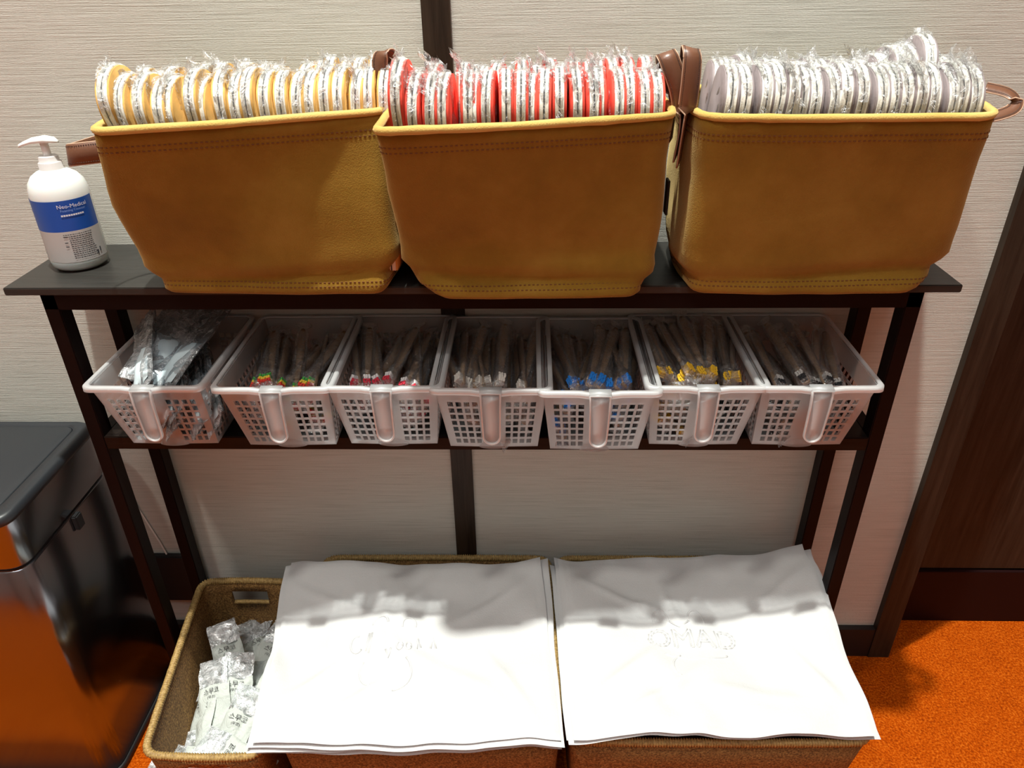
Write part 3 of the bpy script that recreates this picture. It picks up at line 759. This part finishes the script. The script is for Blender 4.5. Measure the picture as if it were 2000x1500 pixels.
# ------------------------------------------------------------------ seagrass baskets
def seagrass(name, cs_top, cs_bot, zt, label, hole=None, ribs=420, group=True):
    root = tag(empty(name, (0,0,0)), label, 'basket', 'woven seagrass baskets under the table' if group else None)
    rings = []; K = 8
    def ring(t, off=0):
        q = [Vector(a).lerp(Vector(b), t) for a, b in zip(cs_bot, cs_top)]; r = rquad(q, .026, 16, 5, .002)
        c = sum(r, Vector((0,0)))/len(r); return [Vector((p.x+(p-c).normalized().x*off, p.y+(p-c).normalized().y*off, .001+t*(zt-.001))) for p in r]
    ts = [0, .12, .3, .5, .68, .78, .90, .985] if hole else [0,.2,.4,.6,.8,.985]
    outer = [ring(t) for t in ts]; inner = [ring(max(t,.02), -.006) for t in reversed(ts)]
    v, f = loft(outer+inner, True, True); n = len(outer[0])
    if hole:
        j0 = ts.index(.78); segs = []
        drop = set()
        m = len(ts)
        for (edge_start, edge_end) in hole:
            for i in range(edge_start, edge_end):
                for j in (j0,): drop.add((j, i)); drop.add((2*m-2-j, i))
        g = []
        idx = 0
        for j in range(2*m-1):
            for i in range(n):
                if (j, i) not in drop: g.append(f[j*n+i])
        g += f[(2*m-1)*n:]
        for (a, b) in hole:   # walls of the hole
            for i in range(a, b):
                for jj in (j0, j0+1):
                    o_, i_ = jj*n+i, (2*m-1-jj)*n+i; g.append((o_, i_, i_+1, o_+1))
            for i in (a, b):
                o0, o1 = j0*n+i, (j0+1)*n+i; i0, i1 = (2*m-1-j0)*n+i, (2*m-2-j0)*n+i; g.append((o0, o1, i1, i0))
        f = g
    mesh('woven_body', v, f, MG, root)
    top = ring(1.0, -.003); v, f = tubev([Vector((p.x, p.y, zt)) for p in top], .0062, 8, True, ribs, .38)
    mesh('wrapped_rim', v, f, MGR, root)
    if hole:
        for (a, b) in hole:
            r = ring(.78, -.003); v, f = tubev([r[i] for i in range(a, b+1)], .0042, 7, False, 34, .25); mesh('wrapped_hole_edge', v, f, MGR, root)
    return root
# rquad layout: corner0 arc (0..5), edge0 6..20 (front), corner1 arc 21..26, edge1..., corner2 42..47, edge2 48..62 (back)
seagrass('seagrass_basket', [(-.484,-.392),(-.312,-.392),(-.355,-.046),(-.530,-.046)], [(-.470,-.375),(-.325,-.375),(-.362,-.060),(-.512,-.060)], .228,
         'small woven seagrass basket of white packets, beside the bin', hole=[(9,18),(51,60)], ribs=250)
seagrass('seagrass_basket', [(-.290,-.388),(.112,-.384),(.104,-.018),(-.305,-.020)], [(-.275,-.365),(.100,-.362),(.094,-.035),(-.288,-.038)], .261,
         'large woven seagrass basket under the towel stack beside the small packet basket', ribs=380)
seagrass('seagrass_basket', [(.124,-.384),(.542,-.380),(.5335,-.018),(.116,-.018)], [(.136,-.366),(.510,-.362),(.520,-.035),(.128,-.036)], .261,
         'large woven seagrass basket under the towel stack near the door', ribs=400)

# ------------------------------------------------------------------ towels
def towel(c4, z, seed, thick=.0075, amp=.0105, lift=None, nx=84, ny=66, emblem=None, droop=.0):
    BL, BR_, FR, FL = [Vector(p) for p in c4]; V = []; F = []
    def P(u, v):
        p = BL.lerp(BR_, u).lerp(FL.lerp(FR, u), v)
        eu = noise.noise(Vector((v*3, seed, 0)))*.004; ev = noise.noise(Vector((u*3, seed, 5)))*.005
        x = p.x + eu*(2*u-1); y = p.y + ev*(2*v-1)
        h = amp*1.6*noise.noise(Vector((u*2.2+seed, v*2.0, seed))) + amp*.8*noise.noise(Vector((u*5+seed, v*4, seed+2)))
        # diagonal drag folds
        w = (u*1.1 - v*.8 + .25*noise.noise(Vector((u*2, v*2, seed))))*9+seed*2
        h += amp*1.0*max(0, math.sin(w))**4*math.exp(-((v-.62)/.33)**2)*(.6+.8*noise.noise(Vector((u*3, v*2, seed+7))))
        h += amp*.35*noise.noise(Vector((u*9+seed, v*7, seed+4)))
        for cu, cv, dx, dy, wd, am in ((.25,.28,.9,.45,.020,.0050),(.55,.22,.5,-.9,.022,.0055),(.80,.30,.75,-.6,.020,.0060),(.20,.70,.75,-.65,.022,.0065),(.33,.80,.8,-.55,.020,.0060),(.85,.72,.45,.9,.022,.0050),(.62,.80,.95,.2,.025,.0035),(.42,.35,.2,1,.018,.0040)):
            q = math.hypot(dx, dy); du = u-cu-.03*math.sin(seed*5); dv = (v-cv)*.85
            al = (du*dx+dv*dy)/q; ac = (du*dy-dv*dx)/q + .25*al*al*math.sin(seed+cu*9)
            h += am*math.exp(-(ac/wd)**2)*math.exp(-(al/.17)**2)
        h -= .006*math.sin(PI*u)*math.sin(PI*v)
        h -= droop*max(0, v-.93)/.07
        if lift: h += lift(u, v)
        return x, y, z+h
    for s in (1, 0):
        for j in range(ny+1):
            for i in range(nx+1):
                u = i/nx; v = j/ny; x, y, zz = P(u, v)
                e = min(u, 1-u, v*.9, (1-v)*.9)
                k = min(1, e/.012)**.5
                hem = -.0012 if .022 < e < .030 else 0
                V.append(Vector((x, y, zz + (thick*.5+thick*.5*k+hem if s else thick*.5-thick*.5*k))))
    n = (nx+1)*(ny+1)
    for s in (0, 1):
        for j in range(ny):
            for i in range(nx):
                q = (s*n+j*(nx+1)+i, s*n+(j+1)*(nx+1)+i, s*n+(j+1)*(nx+1)+i+1, s*n+j*(nx+1)+i+1)
                F.append(q if s == 0 else q[::-1])
    b = lambda s, i, j: s*n+j*(nx+1)+i
    for i in range(nx):
        F.append((b(0,i,0), b(0,i+1,0), b(1,i+1,0), b(1,i,0))); F.append((b(0,i+1,ny), b(0,i,ny), b(1,i,ny), b(1,i+1,ny)))
    for j in range(ny):
        F.append((b(0,0,j+1), b(0,0,j), b(1,0,j), b(1,0,j+1))); F.append((b(0,nx,j), b(0,nx,j+1), b(1,nx,j+1), b(1,nx,j)))
    return V, F, P
def stack(c4, z0, count, seed, where, lift=None, vis=3, grp=''):
    R = random.Random(seed); top = None
    for k in range(count):
        t = k/(count-1); j = lambda: R.uniform(-.010,.010)
        inset = .012 if k < count-vis else 0.0
        c = Vector((sum(p[0] for p in c4)/4, sum(p[1] for p in c4)/4))
        q = [Vector(p)+(c-Vector(p)).normalized()*inset+(Vector((j(), j())) if k < count-1 else Vector((0,0))) for p in c4]
        if k < count-1: q = [Vector((p.x-(.006 if i in (0,3) else -.004), p.y)) for i, p in enumerate(q)]
        z = z0 + k*.0072
        V, F, P = towel(q, z, seed, lift=lift)
        o = mesh('folded_towel', V, F, MT)
        d = count-1-k
        lab = 'white folded hand towel, %s of the stack %s' % (['topmost','second from the top','third from the top','fourth from the top','fifth from the top','lowest'][min(d,5)], where)
        tag(o, lab, 'towel', grp); top = (o, P)
    return top
A4 = [(-.352,-.062),(.086,-.058),(.110,-.402),(-.304,-.414)]
B4 = [(.116,-.044),(.531,-.060),(.537,-.386),(.128,-.398)]
liftB = lambda u, v: .050*max(0, (u-.55)/.45)**1.6*max(0, 1-v*1.05)**.8 + .009*math.exp(-((u-.42)/.07)**2)*max(0, v-.85)*6.6
tA = stack(A4, .264, 4, 3.3, 'beside the packet basket', lift=lambda u, v: .006*math.exp(-((u-.05)/.06)**2-((v-.0)/.1)**2)+.006*max(0,u-.9)*10*max(0,1-v*3), grp='white towels stacked beside the packet basket')
tB = stack(B4, .264, 4, 8.1, 'near the door', lift=liftB, grp='white towels stacked near the door')
# embossed emblem: rings, arcs and letter marks pressed into the pile, as parts of the top towels
def emblem(top, strokes):
    o, P = top; V = []; F = []
    for st in strokes:
        pts = [Vector(P(u, v))+Vector((0,0,.0072)) for u, v in st]
        a, b = tubev(pts, .0018, 6); base = len(V); V += a; F += [tuple(base+i for i in q) for q in b]
    e = mesh('embossed_emblem', V, F, MT, o); e['label'] = 'white embossed emblem'; e['kind'] = 'stuff'
def emboss_text(top, word, size, u0, v0, su, sv):
    o, P = top; me = textmesh(word, size, 0, None, 3); V = []; F = []
    bm = bmesh.new(); bm.from_mesh(me); bmesh.ops.remove_doubles(bm, verts=bm.verts, dist=1e-5)
    for e in bm.edges:
        if len(e.link_faces) == 1:
            q = []
            for t in (0, .5, 1):
                c = e.verts[0].co.lerp(e.verts[1].co, t); q.append(Vector(P(u0+c.x*su, v0-c.y*sv))+Vector((0,0,.0074)))
            a, b = tubev(q, .0013, 5); base = len(V); V += a; F += [tuple(base+i for i in f_) for f_ in b]
    bm.free(); e_ = mesh('embossed_letters', V, F, MT, o); e_['kind'] = 'stuff'; e_['label'] = 'white embossed capital letters'
emboss_text(tB, 'OMAD', .048, .475, .515, 2.3, 3.0)
def arc(cu, cv, ru, rv, a0, a1, n=14): return [(cu+ru*math.cos(a0+(a1-a0)*k/n), cv+rv*math.sin(a0+(a1-a0)*k/n)) for k in range(n+1)]
eB = [arc(.375,.40,.028,.05,PI*.9,PI*2.1), arc(.51,.40,.030,.05,PI*.9,PI*2.1), [(.405,.41),(.44,.45),(.48,.41)], arc(.475,.59,.12,.035,PI*.1,PI*.9), arc(.47,.68,.09,.09,PI*.8,PI*1.3)]
emblem(tB, eB)
eA = [arc(.30,.52,.022,.05,PI*.2,PI*1.6), [(.345,.46),(.335,.56)], [(.355,.46),(.345,.57)], arc(.385,.42,.028,.04,PI,PI*2), arc(.49,.43,.025,.04,PI*.9,PI*2.1),
      [(.41,.56),(.42,.60),(.43,.56)], arc(.46,.55,.010,.02,0,2*PI), arc(.49,.55,.010,.02,0,2*PI), [(.52,.56),(.525,.50),(.535,.55)], [(.57,.55),(.58,.49),(.59,.55)],
      arc(.44,.67,.065,.09,-PI*.25,PI*.5), arc(.38,.66,.06,.08,PI*.6,PI*1.2)]
emblem(tA, eA)
# filler towels folded inside each basket so the stacks stand on something
for (x0,x1,y0,y1,w,g) in ((-.270,.092,-.350,-.050,'beside the packet basket','white towels stacked beside the packet basket'),(.140,.500,-.345,-.050,'near the door','white towels stacked near the door')):
    pass

# ------------------------------------------------------------------ white packets in the small basket
pk = []
tm = textmesh('스무코', .0095)
def add_text(parent, s, size, loc, rot, m, name='printed_word'):
    me = textmesh(s, size); me.name = name
    o = link(name, me, m, parent, False); o.location = loc; o.rotation_euler = rot; return o
txtme = textmesh('스무코', .0105); txtme.materials.append(MDK)
txtme2 = textmesh('(무코)', .0055); txtme2.materials.append(MDK)
for k in range(5):
    r = empty('paper_packet', (0,0,-5))
    v, f = pouch(.052+.004*(k % 2), .088, .014, k*4.7+2, 12, 16, cr=.0042, flat=.3); mesh('pouch', v, f, MPP, r)
    v, f = pouch(.050, .042, .004, k*2.9+7, 10, 8, cr=.003); v = [Vector((p.x, p.y+.060, p.z+.001)) for p in v]; mesh('clear_end', v, f, MPK, r)
    # print patch follows the pouch
    b = (noise.noise(Vector((k*4.7*2+4, .3, 9)))*.006)
    for me, yy, sc in ((txtme, .030, 1), (txtme2, .021, 1)):
        t = bpy.data.objects.new('print', me.copy()); C.objects.link(t); t.parent = r
        zz = .0118
        for vv in t.data.vertices:
            vv.co.y += yy; u = vv.co.x/(.027); vq = vv.co.y/.044
            vv.co.z = .0068 + .0042*.9*(noise.noise(Vector((u*2.2+k*4.7+2, vq*2.5, .7)))+.5*noise.noise(Vector((u*5+k*4.7+2, vq*6, 4)))) + noise.noise(Vector((u*1.1+(k*4.7+2)*2, vq*1.1, 9)))*.006 + .0012
    pk.append(r)
P_ = [(-.405,-.300,.150,.45,.10,-.22), (-.450,-.250,.150,.55,-.25,.12), (-.468,-.270,.138,.5,-.5,-.25), (-.425,-.235,.148,.6,.1,.1), (-.375,-.225,.140,.5,.4,-.15),
      (-.445,-.175,.165,.5,-.1,.45), (-.400,-.160,.145,.4,.3,-.3), (-.360,-.150,.140,.4,.2,.2), (-.430,-.345,.145,.15,.1,1.45), (-.370,-.340,.150,.2,-.1,1.2),
      (-.350,-.300,.140,.5,.5,-.2), (-.410,-.120,.125,.3,.2,.8), (-.460,-.120,.118,.3,-.2,-.4), (-.380,-.100,.115,.2,.2,.3), (-.390,-.270,.118,.3,.2,.3),
      (-.440,-.310,.115,.3,.0,-.6), (-.420,-.200,.110,.2,.2,.9), (-.400,-.355,.110,.2,.2,-1.3), (-.455,-.350,.115,.2,.0,.3), (-.350,-.200,.110,.1,.1,-.3), (-.470,-.200,.110,.1,.1,.2)]
labs = {0:'white paper packet with a clear end, lying foremost and uppermost in the small seagrass basket', 5:'tilted white packet with black print, topmost towards the back of the small basket',
        8:'white packet lying crosswise along the front rim of the small basket', 1:'creased white packet leaning on the bin side of the small basket'}
for k, (x, y, z, rx, ry, rz) in enumerate(P_):
    o = pk[k] if k < 5 else dup(pk[k % 5]); o.location = (x, y, z-.012); o.rotation_euler = (rx, ry, rz)
    tag(o, labs.get(k, 'white paper packet in the loose pile inside the small seagrass basket'), 'packet', None if k in labs else 'white packets heaped in the small seagrass basket')

# ------------------------------------------------------------------ soap bottle
bx, by, bz = -.541, -.083, .8510
bt = tag(empty('soap_bottle', (bx, by, bz), (0,0,.0)), 'white pump soap bottle with a blue label at the bin end of the table', 'bottle')
R0 = .0355
prof = [(.0,.0005),(.022,.0),(.030,.0015),(.0345,.006),(R0,.013),(R0,.060),(R0,.095),(.0350,.103),(.0325,.113),(.027,.121),(.019,.1265),(.0135,.129),(.0125,.133),(.0,.133)]
v, f = lathe(prof, 48); mesh('bottle_body', v, f, MBO, bt)
prof = [(.0,.131),(.0148,.131),(.0150,.133),(.0140,.134),(.0138,.143),(.0128,.144),(.0118,.1445),(.0116,.150),(.0108,.1512),(.0,.1512)]
v, f = lathe([(r, z-.006) for r, z in prof], 36); mesh('collar', v, f, MCO, bt)
v, f = tubev([(0,0,.142),(0,0,.150),(0,0,.162)], .0048, 12); mesh('pump_stem', v, f, MPU, bt)
# pump head: swept blade to the left
pts = [(.017,.0,.1610),(.012,0,.1630),(.002,0,.1645),(-.012,0,.1635),(-.023,0,.1605),(-.029,0,.1580)]
rw = [.003,.009,.0105,.0085,.0055,.0035]; rh = [.002,.0042,.0052,.0042,.0030,.0026]; rings = []
for (x,y,z), a, b in zip(pts, rw, rh): rings.append([Vector((x, a*math.cos(2*PI*k/12), z+b*math.sin(2*PI*k/12)*(1 if math.sin(2*PI*k/12) > 0 else .7))) for k in range(12)])
v, f = loft(rings, True, True); h = mesh('pump_head', v, f, MPU, bt); h.rotation_euler = (0,0,.25)
def shell(z0, z1, r, a0, a1, m, name, n=36):
    V = []; F = []
    for k in range(n+1):
        a = a0+(a1-a0)*k/n
        for z in (z0, z1): V.append((r*math.cos(a), r*math.sin(a), z))
    for k in range(n): F.append((2*k, 2*k+2, 2*k+3, 2*k+1))
    return mesh(name, V, F, m, bt)
A0, A1 = math.radians(-190), math.radians(10)
o = shell(.056, .0955, R0+.0004, A0, A1, MLB, 'label_band'); o['label'] = 'blue upper label'
o = shell(.0150, .056, R0+.0004, A0, A1, MLW, 'label_band'); o['label'] = 'grey-white lower label'
def wrap_text(s, size, ang, z, m, name, rr=R0+.0009, parent=bt):
    me = textmesh(s, size); me.name = name
    for vv in me.vertices:
        a = math.radians(ang) + vv.co.x/R0; zz = vv.co.y+z
        vv.co = (rr*math.cos(a), rr*math.sin(a), zz)
    return link(name, me, m, parent, False)
wrap_text('Neo-Medical', .0070, -42, .0880, MWH, 'printed_word'); wrap_text('Foaming Cleanser', .0042, -42, .0828, MRD, 'printed_word')
wrap_text('■■■■■■■■■■', .0030, -46, .0765, MWH, 'printed_word')
wrap_text('ons', .0070, -152, .0905, MWH, 'printed_word'); wrap_text('al', .0095, -150, .0805, MWH, 'printed_word')
V = []; F = []; R = random.Random(3)
def dash(a0, a1, z, h=.0006):
    b = len(V); m = 3
    for k in range(m+1):
        a = math.radians(a0+(a1-a0)*k/m)
        for zz in (z, z+h): V.append(((R0+.0009)*math.cos(a), (R0+.0009)*math.sin(a), zz))
    for k in range(m): F.append((b+2*k, b+2*k+2, b+2*k+3, b+2*k+1))
for row in range(13):
    z = .0515-row*.0026; a = -75 if row < 2 else -66
    if row in (1, 4, 6): dash(-76, -70, z, .0011)
    while a < -22:
        w = R.uniform(1.5,5); dash(a, a+w, z, .0009); a += w+1.2
for row in range(5): dash(-142, -136+R.uniform(-2,2), .028-row*.0028, .0009)
dash(-20,-16,.020,.005); dash(-12,-9,.022,.006)
o = mesh('fine_print', V, F, MDK, bt, False); o['kind'] = 'stuff'; o['label'] = 'tiny dark print'

# ------------------------------------------------------------------ step bin
bn = tag(empty('trash_bin', (-.775, -.150, 0), (0,0,0)), 'brushed steel bin with a black lid standing beside the table', 'bin')
def rr(x0,x1,y0,y1,r,z,nc=8): return [Vector((p.x+.775, p.y+.150, z)) for p in rquad([(x0,y0),(x1,y0),(x1,y1),(x0,y1)], r, 8, nc, 0)]
X0, X1, Y0, Y1 = -.93, -.630, -.284, -.040
rg = [rr(X0,X1,Y0,Y1,.032,z) for z in (.014,.016,.30,.474,.476)]; rg[0] = rr(X0+.002,X1-.002,Y0+.002,Y1-.002,.032,.014); rg[-1] = rr(X0+.002,X1-.002,Y0+.002,Y1-.002,.032,.476)
v, f = loft(rg, True, True); mesh('steel_body', v, f, MSS, bn)
v, f = loft([rr(X0+.004,X1-.004,Y0+.004,Y1-.004,.030,z) for z in (.475,.482)], False, False); mesh('dark_seam', v, f, MBK, bn)
v, f = loft([rr(X0+.001,X1-.001,Y0+.001,Y1-.001,.032,.481)]+[rr(X0,X1,Y0,Y1,.032,z) for z in (.483,.552,.554)], True, True); mesh('steel_collar', v, f, MSS, bn)
v, f = loft([rr(X0-.002,X1+.002,Y0-.002,Y1+.002,.033,.5545), rr(X0-.003,X1+.003,Y0-.003,Y1+.003,.034,.560), rr(X0-.001,X1+.001,Y0-.001,Y1+.001,.033,.5665), rr(X0+.003,X1-.003,Y0+.003,Y1-.003,.031,.5690),
             rr(X0+.020,X1-.020,Y0+.022,Y1-.012,.020,.5690), rr(X0+.0205,X1-.0205,Y0+.0225,Y1-.0125,.020,.5665), rr(X0+.022,X1-.022,Y0+.024,Y1-.014,.020,.5665)], True, False)
mesh('lid_frame', v, f, MBL, bn)
v, f = loft([rr(X0+.0225,X1-.0225,Y0+.0245,Y1-.0145,.020,.5600), rr(X0+.0225,X1-.0225,Y0+.0245,Y1-.0145,.020,.5675), rr(X0+.025,X1-.025,Y0+.027,Y1-.017,.018,.5685)], True, True); mesh('lid_flap', v, f, MBL, bn)
v, f = loft([rr(X0-.003,X1+.003,Y0-.003,Y1+.003,.034,0.0005), rr(X0-.003,X1+.003,Y0-.003,Y1+.003,.034,.012), rr(X0,X1,Y0,Y1,.032,.014)], True, True); mesh('base_ring', v, f, MBK, bn)
boxm([(X1+.775-.001, X1+.775+.008, -.017, .000, .450, .476)], 'side_latch', MBK, bn, .002)

# ------------------------------------------------------------------ power adapter and cable
o = boxm([(-.634,-.560,-.0135,-.0005,.140,.252)], 'power_adapter', MBK, None, .002); tag(o, 'flat black power box on the wall behind the table leg', 'power adapter')
P = smoothpath([(-.606,-.006,.2525),(-.612,-.005,.28),(-.624,-.005,.33),(-.634,-.005,.38),(-.638,-.005,.46)], 8)
v, f = tubev(P, .0016, 8); o = mesh('power_cable', v, f, MWC); tag(o, 'thin white cable rising from the black power box along the wall', 'cable')
